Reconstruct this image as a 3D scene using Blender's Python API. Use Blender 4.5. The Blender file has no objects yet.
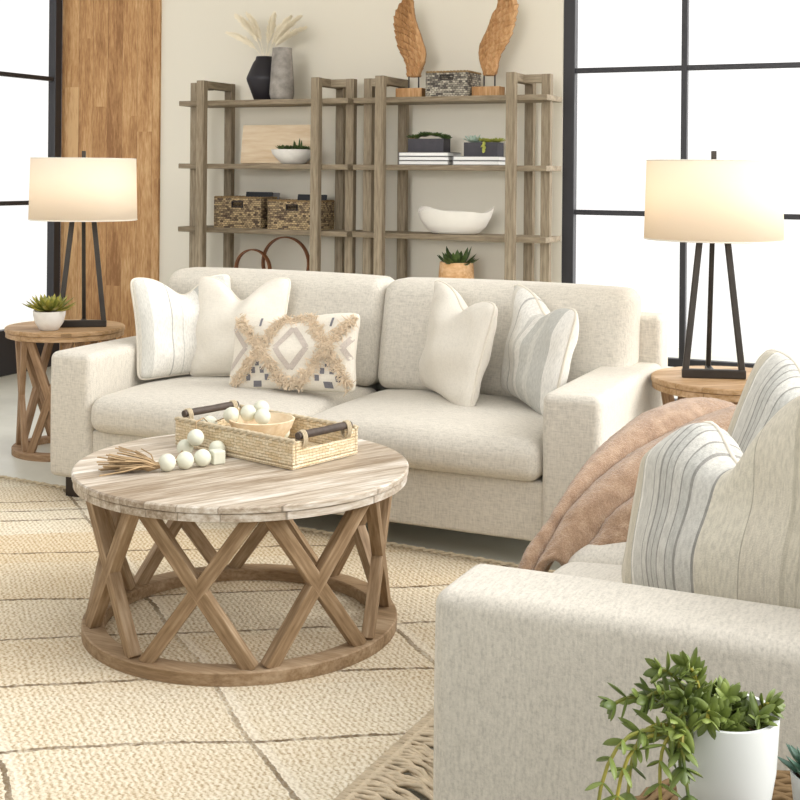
import bpy, math, random
from math import sin, cos, pi, radians as R, sqrt, exp, floor
from mathutils import Vector as V, Matrix as M
random.seed(11)
S = bpy.context.scene
C = S.collection

# ---------------------------------------------------------------- helpers
def lin(h):
    h = h.lstrip('#'); o = []
    for i in (0, 2, 4):
        c = int(h[i:i+2], 16)/255
        o.append(c/12.92 if c <= .04045 else ((c+.055)/1.055)**2.4)
    return (o[0], o[1], o[2], 1)

class NT:
    def __init__(s, name):
        s.m = bpy.data.materials.new(name); s.m.use_nodes = True
        s.t = s.m.node_tree; s.t.nodes.clear()
        s.out = s.n('ShaderNodeOutputMaterial')
    def n(s, ty, **k):
        x = s.t.nodes.new(ty)
        for a, b in k.items(): setattr(x, a, b)
        return x
    def l(s, a, b): s.t.links.new(a, b)
    def coord(s, kind='Object', scale=(1, 1, 1), rot=(0, 0, 0), loc=(0, 0, 0)):
        tc = s.n('ShaderNodeTexCoord'); mp = s.n('ShaderNodeMapping')
        mp.inputs['Scale'].default_value = scale; mp.inputs['Rotation'].default_value = rot
        mp.inputs['Location'].default_value = loc
        s.l(tc.outputs[kind], mp.inputs['Vector']); return mp.outputs['Vector']
    def noise(s, vec, scale, detail=3, rough=.55):
        x = s.n('ShaderNodeTexNoise'); x.inputs['Scale'].default_value = scale
        x.inputs['Detail'].default_value = detail; x.inputs['Roughness'].default_value = rough
        s.l(vec, x.inputs['Vector']); return x.outputs['Fac']
    def ramp(s, fac, stops, interp='LINEAR'):
        x = s.n('ShaderNodeValToRGB'); x.color_ramp.interpolation = interp
        e = x.color_ramp.elements
        while len(e) > 1: e.remove(e[-1])
        e[0].position = stops[0][0]; e[0].color = stops[0][1]
        for p, c in stops[1:]:
            q = e.new(p); q.color = c
        s.l(fac, x.inputs['Fac']); return x.outputs['Color']
    def math(s, op, a, b=None, c=None):
        x = s.n('ShaderNodeMath', operation=op)
        for i, v in enumerate((a, b, c)):
            if v is None: continue
            if isinstance(v, (int, float)): x.inputs[i].default_value = v
            else: s.l(v, x.inputs[i])
        return x.outputs[0]
    def mix(s, fac, a, b, mode='MIX'):
        x = s.n('ShaderNodeMix', data_type='RGBA', blend_type=mode)
        for i, v in ((0, fac), (6, a), (7, b)):
            if isinstance(v, (int, float, tuple)): x.inputs[i].default_value = v
            else: s.l(v, x.inputs[i])
        return x.outputs[2]
    def bsdf(s, col, rough=.6, spec=.4, metal=0, bump=None, bstr=.3, bdist=.002, sheen=0, coat=0):
        p = s.n('ShaderNodeBsdfPrincipled')
        if isinstance(col, tuple): p.inputs['Base Color'].default_value = col
        else: s.l(col, p.inputs['Base Color'])
        if isinstance(rough, (int, float)): p.inputs['Roughness'].default_value = rough
        else: s.l(rough, p.inputs['Roughness'])
        p.inputs['Specular IOR Level'].default_value = spec; p.inputs['Metallic'].default_value = metal
        p.inputs['Sheen Weight'].default_value = sheen; p.inputs['Coat Weight'].default_value = coat
        if bump is not None:
            b = s.n('ShaderNodeBump'); b.inputs['Strength'].default_value = bstr; b.inputs['Distance'].default_value = bdist
            s.l(bump, b.inputs['Height']); s.l(b.outputs[0], p.inputs['Normal'])
        s.l(p.outputs[0], s.out.inputs[0]); return s.m

def dark(c, k): return (c[0]*k, c[1]*k, c[2]*k, 1)

def m_plain(name, h, rough=.5, spec=.4, metal=0, var=0, vs=20, bump=0, bs=80, coat=0):
    t = NT(name); c = lin(h); v = t.coord()
    col = c
    if var:
        col = t.ramp(t.noise(v, vs, 5), [(.25, dark(c, 1-var)), (.75, dark(c, min(1+var, 1/max(c[:3]))))])
    return t.bsdf(col, rough, spec, metal, t.noise(v, bs, 4) if bump else None, bump, .002, coat=coat)

def m_wood(name, h1, h2, h3, axis=0, fine=1., rough=.62, plank=0, rot=0, joints=False, knots=False, spec=.25, stretch=9.):
    """grain along the given axis (0 x, 1 y, 2 z); plank: board width across (for axis 2 across x, else across y)"""
    t = NT(name); rz = rot
    base = t.coord(rot=(0, 0, rz))
    vec = base
    sep = t.n('ShaderNodeSeparateXYZ'); t.l(base, sep.inputs[0])
    ax = [sep.outputs[0], sep.outputs[1], sep.outputs[2]]
    if plank:
        across = ax[0] if axis == 2 else (ax[1] if axis == 0 else ax[0])
        idx = t.math('FLOOR', t.math('DIVIDE', across, plank))
        wn = t.n('ShaderNodeTexWhiteNoise', noise_dimensions='1D'); t.l(idx, wn.inputs['W'])
        rnd = wn.outputs['Value']
        if joints:
            along = t.math('ADD', ax[axis], t.math('MULTIPLY', rnd, 3.1))
            j = t.math('FLOOR', t.math('DIVIDE', along, 1.9))
            w2 = t.n('ShaderNodeTexWhiteNoise', noise_dimensions='2D')
            cb = t.n('ShaderNodeCombineXYZ'); t.l(idx, cb.inputs[0]); t.l(j, cb.inputs[1]); t.l(cb.outputs[0], w2.inputs['Vector'])
            rnd = w2.outputs['Value']
        off = t.n('ShaderNodeCombineXYZ')
        t.l(t.math('MULTIPLY', rnd, 7.), off.inputs[0]); t.l(t.math('MULTIPLY', rnd, 5.), off.inputs[1]); t.l(t.math('MULTIPLY', rnd, 9.), off.inputs[2])
        ad = t.n('ShaderNodeVectorMath', operation='ADD'); t.l(base, ad.inputs[0]); t.l(off.outputs[0], ad.inputs[1]); vec = ad.outputs[0]
    def st(k):
        mp = t.n('ShaderNodeMapping'); sc = [k, k, k]; sc[axis] = k/stretch
        mp.inputs['Scale'].default_value = sc; t.l(vec, mp.inputs['Vector']); return mp.outputs[0]
    g1 = t.noise(st(11*fine), 1, 4, .6); g2 = t.noise(st(85*fine), 1, 3, .65)
    f = t.math('ADD', t.math('MULTIPLY', g1, .55), t.math('MULTIPLY', g2, .45))
    if plank: f = t.math('ADD', f, t.math('MULTIPLY', t.math('SUBTRACT', rnd, .5), .13))
    col = t.ramp(f, [(.36, lin(h1)), (.5, lin(h2)), (.64, lin(h3))])
    if knots:
        mp = t.n('ShaderNodeMapping'); sc = [3.4, 3.4, 3.4]; sc[axis] = 1.9
        mp.inputs['Scale'].default_value = sc; t.l(vec, mp.inputs['Vector'])
        vo = t.n('ShaderNodeTexVoronoi'); vo.inputs['Scale'].default_value = 1; t.l(mp.outputs[0], vo.inputs['Vector'])
        k = t.ramp(vo.outputs['Distance'], [(.03, (1, 1, 1, 1)), (.13, (0, 0, 0, 1))])
        col = t.mix(t.math('MULTIPLY', k, .6), col, dark(lin(h1), .35))
    if plank:
        fr = t.math('FRACT', t.math('DIVIDE', across, plank))
        e = t.math('LESS_THAN', t.math('ABSOLUTE', t.math('SUBTRACT', fr, .5)), .488)
        col = t.mix(e, t.mix(.55, col, dark(lin(h1), .4)), col)
    return t.bsdf(col, rough, spec, 0, f, .35, .003)

def m_fabric(name, h, amt=.12, scale=1., rough=.9, bstr=.35, sheen=.12):
    t = NT(name); c = lin(h)
    a = t.noise(t.coord(scale=(34*scale, 190*scale, 190*scale)), 1, 3, .6)
    b = t.noise(t.coord(scale=(190*scale, 190*scale, 40*scale)), 1, 3, .6)
    f = t.math('ADD', t.math('MULTIPLY', a, .5), t.math('MULTIPLY', b, .5))
    col = t.ramp(f, [(.34, dark(c, 1-amt*1.5)), (.5, c), (.66, dark(c, min(1+amt, .97/max(c[:3]))))])
    g = t.noise(t.coord(), 420*scale, 2)
    h_ = t.math('ADD', f, t.math('MULTIPLY', g, .4))
    return t.bsdf(col, rough, .15, 0, h_, bstr, .0025, sheen)

def m_stripe(name, stops, bstr=.3):
    t = NT(name)
    tc = t.n('ShaderNodeTexCoord'); sep = t.n('ShaderNodeSeparateXYZ'); t.l(tc.outputs['UV'], sep.inputs[0])
    col = t.ramp(sep.outputs[0], [(p, lin(h)) for p, h in stops], 'CONSTANT')
    n = t.noise(t.coord('UV', scale=(120, 26, 1)), 1, 3, .7)
    k = t.ramp(n, [(.36, (.80, .80, .80, 1)), (.6, (1, 1, 1, 1))])
    col = t.mix(1., col, k, 'MULTIPLY')
    g = t.noise(t.coord(), 330, 2)
    return t.bsdf(col, .9, .15, 0, t.math('ADD', n, g), bstr, .0022, .1)

def m_weave(name, ha, hb, hc, sx=60, sz=45, bstr=.8, mortar=.012, rough=.8):
    """flat plaited fibre: small staggered bricks of two colours over a dark gap, on UV laid out in metres"""
    t = NT(name)
    b = t.n('ShaderNodeTexBrick'); v = t.coord('UV')
    nz = t.n('ShaderNodeTexNoise'); nz.inputs['Scale'].default_value = 60; t.l(v, nz.inputs['Vector'])
    mv = t.n('ShaderNodeVectorMath', operation='MULTIPLY_ADD'); t.l(nz.outputs['Color'], mv.inputs[0])
    mv.inputs[1].default_value = (.006, .006, 0); t.l(v, mv.inputs[2]); t.l(mv.outputs[0], b.inputs['Vector'])
    b.offset = .5; b.inputs['Scale'].default_value = 1
    b.inputs['Brick Width'].default_value = 1/sx; b.inputs['Row Height'].default_value = 1/sz
    b.inputs['Mortar Size'].default_value = mortar/10; b.inputs['Mortar Smooth'].default_value = .6
    b.inputs['Color1'].default_value = lin(ha); b.inputs['Color2'].default_value = lin(hb); b.inputs['Mortar'].default_value = lin(hc)
    n = t.noise(v, 130, 3)
    col = t.mix(1., b.outputs['Color'], t.ramp(n, [(.3, (.72, .7, .66, 1)), (.65, (1, 1, 1, 1))]), 'MULTIPLY')
    hgt = t.math('SUBTRACT', 1, b.outputs['Fac'])
    return t.bsdf(col, rough, .25, 0, hgt, bstr, .004)

class MB:
    def __init__(s): s.v = []; s.f = []; s.uv = {}
    def add(s, vs, fs, mat=None):
        o = len(s.v)
        s.v += [(mat @ V(p)) if mat is not None else V(p) for p in vs]
        s.f += [tuple(i+o for i in f) for f in fs]; return o
    def box(s, x0, x1, y0, y1, z0, z1, mat=None):
        s.add([(x, y, z) for z in (z0, z1) for y in (y0, y1) for x in (x0, x1)],
              [(0, 2, 3, 1), (4, 5, 7, 6), (0, 1, 5, 4), (2, 6, 7, 3), (0, 4, 6, 2), (1, 3, 7, 5)], mat); return s
    def lathe(s, prof, n=40, mat=None, cap=True):
        vs = []; fs = []
        for r, z in prof:
            for k in range(n):
                a = 2*pi*k/n; vs.append((r*cos(a), r*sin(a), z))
        m = len(prof)
        for i in range(m-1):
            for k in range(n):
                k2 = (k+1) % n; fs.append((i*n+k, i*n+k2, (i+1)*n+k2, (i+1)*n+k))
        if cap:
            if prof[0][0] > 1e-6: fs.append(tuple(reversed(range(n))))
            if prof[-1][0] > 1e-6: fs.append(tuple((m-1)*n+k for k in range(n)))
        s.add(vs, fs, mat); return s
    def tube(s, pts, rad, n=8, closed=False, mat=None):
        pts = [V(p) for p in pts]; m = len(pts)
        if not hasattr(rad, '__len__'): rad = [rad]*m
        vs = []; fs = []; up = None
        for i, p in enumerate(pts):
            d = (pts[(i+1) % m]-pts[i-1]) if closed else (pts[min(i+1, m-1)]-pts[max(i-1, 0)])
            if d.length < 1e-9: d = V((0, 0, 1))
            d.normalize()
            if up is None: up = V((0, 0, 1)) if abs(d.z) < .9 else V((1, 0, 0))
            a = d.cross(up)
            if a.length < 1e-6: a = d.orthogonal()
            a.normalize(); b = a.cross(d); up = b
            for k in range(n):
                t = 2*pi*k/n; vs.append(p+a*rad[i]*cos(t)+b*rad[i]*sin(t))
        for i in range(m if closed else m-1):
            for k in range(n):
                k2 = (k+1) % n; j = (i+1) % m
                fs.append((i*n+k, i*n+k2, j*n+k2, j*n+k))
        if not closed:
            fs.append(tuple(reversed(range(n)))); fs.append(tuple((m-1)*n+k for k in range(n)))
        s.add(vs, fs, mat); return s
    def ball(s, c, r, nu=14, nv=9, sc=(1, 1, 1)):
        c = V(c); vs = [c+V((0, 0, -r*sc[2]))]; fs = []
        for i in range(1, nv):
            t = -pi/2+pi*i/nv
            for k in range(nu):
                a = 2*pi*k/nu; vs.append(c+V((r*cos(t)*cos(a)*sc[0], r*cos(t)*sin(a)*sc[1], r*sin(t)*sc[2])))
        vs.append(c+V((0, 0, r*sc[2]))); e = len(vs)-1
        for k in range(nu):
            k2 = (k+1) % nu
            fs.append((0, 1+k2, 1+k)); fs.append((e, e-nu+k, e-nu+k2))
            for i in range(nv-2): fs.append((1+i*nu+k, 1+i*nu+k2, 1+(i+1)*nu+k2, 1+(i+1)*nu+k))
        s.add(vs, fs); return s
    def grid(s, fn, nu, nv, flip=False, uv=True):
        o = len(s.v); vs = []
        for j in range(nv+1):
            for i in range(nu+1):
                vs.append(V(fn(i/nu, j/nv)))
                if uv: s.uv[o+j*(nu+1)+i] = (i/nu, j/nv)
        fs = []
        for j in range(nv):
            for i in range(nu):
                a = j*(nu+1)+i; q = (a, a+1, a+nu+2, a+nu+1)
                fs.append(tuple(reversed(q)) if flip else q)
        s.add(vs, fs); return s
    def build(s, name, mat, parent=None, smooth=None, bevel=0, seg=2, uvbox=False, weld=False, sub=0, solid=0):
        me = bpy.data.meshes.new(name); me.from_pydata([tuple(p) for p in s.v], [], s.f); me.update()
        if s.uv:
            u = me.uv_layers.new(name='UVMap')
            for lp in me.loops: u.data[lp.index].uv = s.uv.get(lp.vertex_index, (0, 0))
        if uvbox:
            u = me.uv_layers.new(name='UVMap')
            for p in me.polygons:
                n = p.normal; a = max(range(3), key=lambda i: abs(n[i]))
                for li in p.loop_indices:
                    c = me.vertices[me.loops[li].vertex_index].co
                    u.data[li].uv = (c.y, c.z) if a == 0 else ((c.x, c.z) if a == 1 else (c.x, c.y))
        if smooth is not None:
            me.polygons.foreach_set('use_smooth', [True]*len(me.polygons))
            if smooth < 179: me.set_sharp_from_angle(angle=R(smooth))
        me.materials.append(mat)
        o = bpy.data.objects.new(name, me); C.objects.link(o)
        if parent is not None: o.parent = parent
        if solid:
            md = o.modifiers.new('solid', 'SOLIDIFY'); md.thickness = solid; md.offset = 0
        if bevel:
            md = o.modifiers.new('bevel', 'BEVEL'); md.width = bevel; md.segments = seg; md.limit_method = 'ANGLE'; md.angle_limit = R(40); md.harden_normals = False
        if sub:
            md = o.modifiers.new('sub', 'SUBSURF'); md.levels = sub; md.render_levels = sub
        return o

def tag(o, label=None, cat=None, group=None, kind=None):
    if label: o['label'] = label
    if cat: o['category'] = cat
    if group: o['group'] = group
    if kind: o['kind'] = kind
    return o
def thing(name, label, cat, loc=(0, 0, 0), rz=0, group=None):
    o = bpy.data.objects.new(name, None); C.objects.link(o); o.empty_display_size = .1
    o.location = loc; o.rotation_euler = (0, 0, rz); return tag(o, label, cat, group)
def struct(name, mb, mat, parent=None, **k):
    o = mb.build(name, mat, parent, **k)
    if parent is None: o['kind'] = 'structure'
    return o
def copy_tree(o, parent=None):
    c = o.copy(); C.objects.link(c)
    if parent is not None: c.parent = parent
    for ch in list(o.children): copy_tree(ch, c)
    return c
def bar(name, p0, p1, w, t, mat, parent, side, bevel=.003):
    """a straight batten from p0 to p1, its own local x along its length, w measured along «side»"""
    p0 = V(p0); p1 = V(p1); x = (p1-p0); L = x.length; x.normalize()
    y = V(side); y = (y-x*y.dot(x)).normalized(); z = x.cross(y)
    o = MB().box(-L/2, L/2, -w/2, w/2, -t/2, t/2).build(name, mat, parent, bevel=bevel)
    m = M((x, y, z)).transposed().to_4x4(); m.translation = (p0+p1)/2
    o.matrix_local = m; return o

def rbox(x0, x1, y0, y1, z0, z1, r, n=8, crown=(0, 0, 0, 0), seg=4, deform=None):
    """soft rounded block; crown = bulge of the top, front (-y), sides (x), back"""
    mb = MB(); c = V(((x0+x1)/2, (y0+y1)/2, (z0+z1)/2)); h = V(((x1-x0)/2, (y1-y0)/2, (z1-z0)/2))
    def par(L):
        a = [-L+r*(1-cos(pi/2*k/seg))*1. for k in range(seg)]
        a = [-L+r*(1-cos(pi/4*k/seg)) * 0 + r*k/seg for k in range(seg)]
        m = [-(L-r)+2*(L-r)*k/n for k in range(n+1)]
        return a+m+[-q for q in reversed(a)]
    P = [par(h.x), par(h.y), par(h.z)]; key = {}
    def vert(p):
        q = V((max(-h.x+r, min(h.x-r, p.x)), max(-h.y+r, min(h.y-r, p.y)), max(-h.z+r, min(h.z-r, p.z))))
        d = p-q
        if d.length > 1e-9: p = q+d.normalized()*r
        u, v, w = p.x/h.x, p.y/h.y, p.z/h.z
        o = V(p)
        bu, bv, bw = max(0, 1-u*u), max(0, 1-v*v), max(0, 1-w*w)
        if w > 0: o.z += crown[0]*sqrt(bu*bv)*w
        if v < 0: o.y += crown[1]*sqrt(bu*bw)*v
        else: o.y += crown[3]*sqrt(bu*bw)*v
        o.x += crown[2]*sqrt(bv*bw)*u
        o += c
        if deform: o = deform(o)
        k = (round(p.x, 5), round(p.y, 5), round(p.z, 5))
        if k not in key: key[k] = len(mb.v); mb.v.append(o)
        return key[k]
    for ax in range(3):
        a, b = (ax+1) % 3, (ax+2) % 3
        for sg in (-1, 1):
            for i in range(len(P[a])-1):
                for j in range(len(P[b])-1):
                    q = []
                    for ii, jj in ((i, j), (i+1, j), (i+1, j+1), (i, j+1)):
                        p = V((0, 0, 0)); p[ax] = sg*h[ax]; p[a] = P[a][ii]; p[b] = P[b][jj]; q.append(vert(p))
                    if len(set(q)) < 3: continue
                    mb.f.append(tuple(q) if sg > 0 else tuple(reversed(q)))
    return mb

def leaf(mb, base, d, L, w, curl=.3, thick=.25, up=V((0, 0, 1)), n=6, pointy=1.):
    """a fleshy pointed leaf from base along d"""
    d = V(d).normalized(); side = d.cross(up)
    if side.length < 1e-4: side = d.orthogonal()
    side.normalize(); nor = side.cross(d); vs = []; fs = []
    for i in range(n+1):
        t = i/n; ww = w*(sin(pi*min(1, t*.86+.1))**(.8*pointy)) if i < n else w*.05
        c = V(base)+d*L*t+nor*curl*L*(t*t)
        for a in range(6):
            q = 2*pi*a/6; vs.append(c+side*ww*cos(q)+nor*ww*thick*sin(q))
    for i in range(n):
        for a in range(6):
            b = (a+1) % 6; fs.append((i*6+a, i*6+b, (i+1)*6+b, (i+1)*6+a))
    fs.append(tuple(reversed(range(6)))); fs.append(tuple(n*6+a for a in range(6)))
    mb.add(vs, fs)
def rosette(mb, c, r, n=22, w=.25, rise=.6, thick=.3, curl=.25, rnd=random):
    for k in range(n):
        t = k/n; a = k*2.39996; el = .15+rise*1.25*(1-t)**1. if False else .12+(t)*1.25*rise
        L = r*(1-.45*t)*rnd.uniform(.9, 1.08)
        leaf(mb, V(c)+V((cos(a), sin(a), 0))*r*.06, (cos(a)*cos(el), sin(a)*cos(el), sin(el)), L, L*w, curl, thick)

# ---------------------------------------------------------------- materials
m_wall = m_plain('wall_paint', 'DCD6C7', .9, .2, var=.015, vs=2)
t = NT('polished_concrete'); v = t.coord()
col = t.ramp(t.noise(v, 1.6, 6, .6), [(.3, lin('C2C1B4')), (.7, lin('D8D7CB'))])
m_floor = t.bsdf(col, t.ramp(t.noise(v, 5, 3), [(.3, (.3,)*3+(1,)), (.7, (.42,)*3+(1,))]), .5)
m_oak = m_wood('oak_cladding', '8C6440', 'B08659', 'C9A477', axis=2, fine=1.1, plank=.118, joints=True, knots=True, stretch=7)
m_steel = m_plain('black_window_steel', '2E2D30', .45, .4)
t = NT('window_glass')
tr = t.n('ShaderNodeBsdfTransparent'); gl = t.n('ShaderNodeBsdfGlossy'); gl.inputs['Roughness'].default_value = .02
mx = t.n('ShaderNodeMixShader'); mx.inputs[0].default_value = .02
t.l(tr.outputs[0], mx.inputs[1]); t.l(gl.outputs[0], mx.inputs[2]); t.l(mx.outputs[0], t.out.inputs[0]); m_glass = t.m
m_linen = m_fabric('oatmeal_linen', 'CAC4B8', .14, bstr=.5)
m_linen_pillow = m_fabric('ivory_linen', 'DAD4C8', .05, 1.1, bstr=.3)
m_pipe = m_fabric('ivory_piping', 'DAD3C5', .05)
CR, WH, GR, LG, LN = 'DAD5C9', 'E6E3DB', 'C4C3BC', 'D0CEC6', 'B4B2AB'
stripesA = [(0, CR), (.08, LG), (.22, WH), (.36, LN), (.368, WH), (.43, LG), (.44, WH), (.56, GR), (.66, LG), (.7, GR), (.8, CR), (.9, LG), (.94, CR)]
stripesB = [(0, CR), (.08, LG), (.16, CR), (.24, WH), (.36, LN), (.372, WH), (.47, LG), (.5, WH), (.55, GR), (.62, LG), (.66, GR), (.80, WH)]
GL = '9B9993'
stripesC = [(0, 'DAD3C2'), (.07, 'CFC8B6'), (.115, GL), (.119, 'D7D0BF'), (.17, 'CDC6B4'), (.223, '9E9D97'), (.229, WH), (.243, LG), (.305, GL), (.31, LG), (.335, GL), (.34, GR), (.36, GL), (.365, GR), (.385, GL), (.39, LG), (.415, GL), (.42, GR), (.445, GL), (.45, LG), (.50, GL), (.505, 'D9D3C2'),
            (.63, 'B3AD9C'), (.636, 'D6CFBE'), (.76, 'C4BDAB'), (.775, 'D1CAB8'), (.81, 'C4BDAB'), (.82, 'D1CAB8'), (.87, 'C4BDAB'), (.88, 'D4CDBB')]
m_strA = m_stripe('striped_linen_pale', stripesA); m_strB = m_stripe('striped_linen_grey', stripesB); m_strC = m_stripe('striped_linen_bold', stripesC, .5)
m_leg = m_plain('espresso_wood', '2B211C', .4)
m_table = m_wood('whitewashed_fir', '7A6247', '998063', 'B59E82', axis=0, rough=.6)
m_tabletop = m_wood('whitewashed_boards', '8A7965', 'B8AB9A', 'DED9D0', axis=0, plank=.075, rot=R(-62), rough=.42, stretch=11, fine=1.2)
m_endtop = m_wood('warm_fir_top', '96764F', 'B49573', 'CDB393', axis=0, plank=.09, rot=R(-40), rough=.5)
m_end = m_wood('warm_fir', '7D6147', '9A7C5E', 'B4977A', axis=0, rough=.6)
m_shelf = m_wood('weathered_oak', '716450', '8A7C67', 'A2957F', axis=0, rough=.65)
m_bronze = m_plain('dark_bronze', '38332E', .42, .5, .55, var=.25, vs=12)
m_nickel = m_plain('brushed_nickel', '77726C', .3, .5, .9)
m_pot = m_plain('white_stoneware', 'D3D6D4', .35, .5, var=.02, vs=8)
m_marble = m_plain('pale_marble', 'DDD9D2', .5, .4, var=.10, vs=22)
m_plaster = m_plain('rough_white_plaster', 'E9E4DA', .8, .3, var=.03, vs=14, bump=.3, bs=40)
m_soil = m_plain('potting_soil', '4A3326', .95, .1, var=.4, vs=90, bump=.8, bs=120)
def m_leafmat(name, a, b):
    t = NT(name); v = t.coord()
    return t.bsdf(t.ramp(t.noise(v, 26, 3), [(.3, lin(a)), (.7, lin(b))]), .42, .4)
m_jade = m_leafmat('jade_leaf', '4A5B28', '87954A'); m_succ = m_leafmat('succulent_green', '4C5F28', 'AC9F45')
m_dkleaf = m_leafmat('dark_succulent', '2E4023', '5A6E38'); m_haw = m_leafmat('blue_green_succulent', '2E4A3D', '4D6E5C')
m_agave = m_leafmat('pale_blue_succulent', '9FB9A8', 'C6D6C8'); m_lime = m_leafmat('lime_succulent', '8A9440', 'C0BE62')
m_white = m_plain('white_page_edges', 'F0EFEB', .7); m_slate = m_plain('slate_grey_cover', '6E6C6B', .6)
m_black = m_plain('black_ceramic', '221F24', .5, .4); m_char = m_plain('charcoal_planter', '47454A', .7, .3, var=.12, vs=30)
m_gvase = m_plain('mottled_grey_ceramic', '8E8881', .7, .3, var=.42, vs=20)
m_folder = m_plain('black_folder', '2B2D31', .6)
m_wing = m_wood('carved_mango_wood', '8E673F', 'AE8357', 'C59F74', axis=2, fine=1., rough=.6)
m_artwood = m_wood('pale_wood_board', 'CDB08C', 'DCC6A6', 'E6D6BC', axis=0, fine=.45, rough=.6)
m_paper = m_plain('dark_picture', '55504A', .5)
m_potwood = m_wood('turned_tan_wood', 'C4935F', 'DDB386', 'EBCDA6', axis=0, fine=.8, stretch=3)
m_ring = m_plain('brown_leather', '7A4A28', .45, .4, var=.2, vs=18)
m_brim = m_plain('dark_seagrass_rim', '8D7656', .9, .1, var=.3, vs=60)
m_basket = m_weave('two_tone_seagrass', 'D8BF94', '5E4E45', '33271F', 52, 90, .9)
m_basketg = m_weave('grey_seagrass', 'CDC5B4', '55504C', '2F2B28', 52, 90, .9)
m_tray = m_weave('natural_rush', 'F0E2C6', 'E0C9A2', 'B5986A', 38, 120, 1., .006)
m_seag = m_weave('brown_seagrass', '7F6747', '5B472E', '2B2117', 40, 110, 1., .012)
m_rope = m_plain('jute_rope', 'C0B196', .9, .1, var=.2, vs=60, bump=.6, bs=300)
m_twine = m_plain('brown_jute_twine', 'A38B6B', .9, .1, var=.25, vs=50)
m_bowlwood = m_wood('blond_wood', 'CDB391', 'DEC9AA', 'E8D8BF', axis=0, fine=.8, stretch=3)
m_bead = m_plain('whitewashed_bead', 'D3D3C1', .7, .3, var=.05, vs=30)
m_plume = m_plain('cream_plume', 'E9DFC8', .9, .1)
m_tuft = m_plain('tan_wool', 'DAC8AF', .95, .05, var=.2, vs=60); m_kil = m_fabric('cream_wool', 'DDD6C8', .06, 1.3, bstr=.6)
m_kgrey = m_fabric('taupe_wool', 'BDB2A8', .12, 1.3); m_kdark = m_fabric('slate_wool', '77757A', .12, 1.3)
t = NT('plush_throw'); v = t.coord(); n1 = t.noise(v, 26, 5, .7); n2 = t.noise(v, 260, 3, .7)
col = t.ramp(t.math('ADD', t.math('MULTIPLY', n1, .55), t.math('MULTIPLY', n2, .45)), [(.32, lin('8A6B51')), (.5, lin('AF8F73')), (.66, lin('CBAE92'))])
m_throw = t.bsdf(col, .95, .1, 0, n2, .9, .006, .5)
t = NT('lamp_shade_linen')
d = t.n('ShaderNodeBsdfDiffuse'); d.inputs[0].default_value = lin('F8EFE0')
tl = t.n('ShaderNodeBsdfTranslucent'); tl.inputs[0].default_value = lin('F6E6CC')
mx = t.n('ShaderNodeMixShader'); mx.inputs[0].default_value = .42
t.l(d.outputs[0], mx.inputs[1]); t.l(tl.outputs[0], mx.inputs[2]); t.l(mx.outputs[0], t.out.inputs[0]); m_shade = t.m
t = NT('bulb_glow'); e = t.n('ShaderNodeEmission'); e.inputs[0].default_value = (1, .78, .5, 1); e.inputs[1].default_value = 6
t.l(e.outputs[0], t.out.inputs[0]); m_bulb = t.m

# rug: braided jute with a lattice of darker seams (object space = room space in metres)
t = NT('braided_jute'); v = t.coord(); sp = t.n('ShaderNodeSeparateXYZ'); t.l(v, sp.inputs[0])
wob = t.math('MULTIPLY', t.math('SUBTRACT', t.noise(v, 1.3, 2), .5), .16)
wig = t.math('MULTIPLY', t.math('SUBTRACT', t.noise(v, 55, 2), .5), .022)
vv = t.math('ADD', t.math('ADD', t.math('SUBTRACT', sp.outputs[1], t.math('MULTIPLY', sp.outputs[0], .64)), wob), wig)
ww = t.math('ADD', t.math('ADD', t.math('ADD', sp.outputs[1], t.math('MULTIPLY', sp.outputs[0], .86)), wob), wig)
def near(x, vals, wd):
    o = None
    for q in vals:
        a = t.math('LESS_THAN', t.math('ABSOLUTE', t.math('SUBTRACT', x, q)), wd)
        o = a if o is None else t.math('MAXIMUM', o, a)
    return o
L1 = near(vv, (2.5, 2.95, 3.42, 3.86, 4.24, 4.62, 5.17, 5.68, 5.84, 6.0), .0075)
L2 = near(ww, (-.3, .47, 1.19, 1.96, 2.7), .009)
L2h = near(ww, (-.275, .5, 1.215, 1.985, 2.725), .016)
seg = t.noise(t.coord(scale=(1.3, 1.3, 1)), 2.2, 2)
L1 = t.math('MULTIPLY', L1, t.ramp(t.noise(v, 34, 2), [(.35, (.35,)*3+(1,)), (.6, (1, 1, 1, 1))]))
L2 = t.math('MULTIPLY', L2, t.ramp(seg, [(.3, (.15,)*3+(1,)), (.6, (.9,)*3+(1,))]))
band = t.n('ShaderNodeTexWhiteNoise', noise_dimensions='1D'); t.l(t.math('FLOOR', t.math('DIVIDE', vv, .42)), band.inputs['W'])
patch = t.noise(v, 1.5, 3)
# herringbone-like braid: rows along the seam direction, strands alternating
row = t.math('MULTIPLY', vv, 60.); par = t.math('PINGPONG', row, 1.)
strand = t.math('SINE', t.math('ADD', t.math('MULTIPLY', ww, 330.), t.math('MULTIPLY', par, 2.6)))
br = t.noise(t.coord(scale=(70, 70, 1), rot=(0, 0, R(-35))), 1, 3, .7)
fine = t.noise(v, 210, 2)
f = t.math('ADD', t.math('MULTIPLY', br, .5), t.math('ADD', t.math('MULTIPLY', strand, .07), t.math('MULTIPLY', fine, .35)))
ca = t.ramp(f, [(.28, lin('A98D68')), (.42, lin('D1BE9E')), (.58, lin('E4D8C1'))])
cb = t.ramp(f, [(.28, lin('B0A084')), (.42, lin('DBD0B9')), (.58, lin('ECE5D6'))])
sel = t.ramp(t.math('ADD', t.math('MULTIPLY', band.outputs[0], .5), t.math('MULTIPLY', patch, .6)), [(.4, (0, 0, 0, 1)), (.72, (1, 1, 1, 1))])
col = t.mix(sel, ca, cb)
col = t.mix(t.math('MULTIPLY', L2h, .3), col, lin('EFE8D8'))
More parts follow.
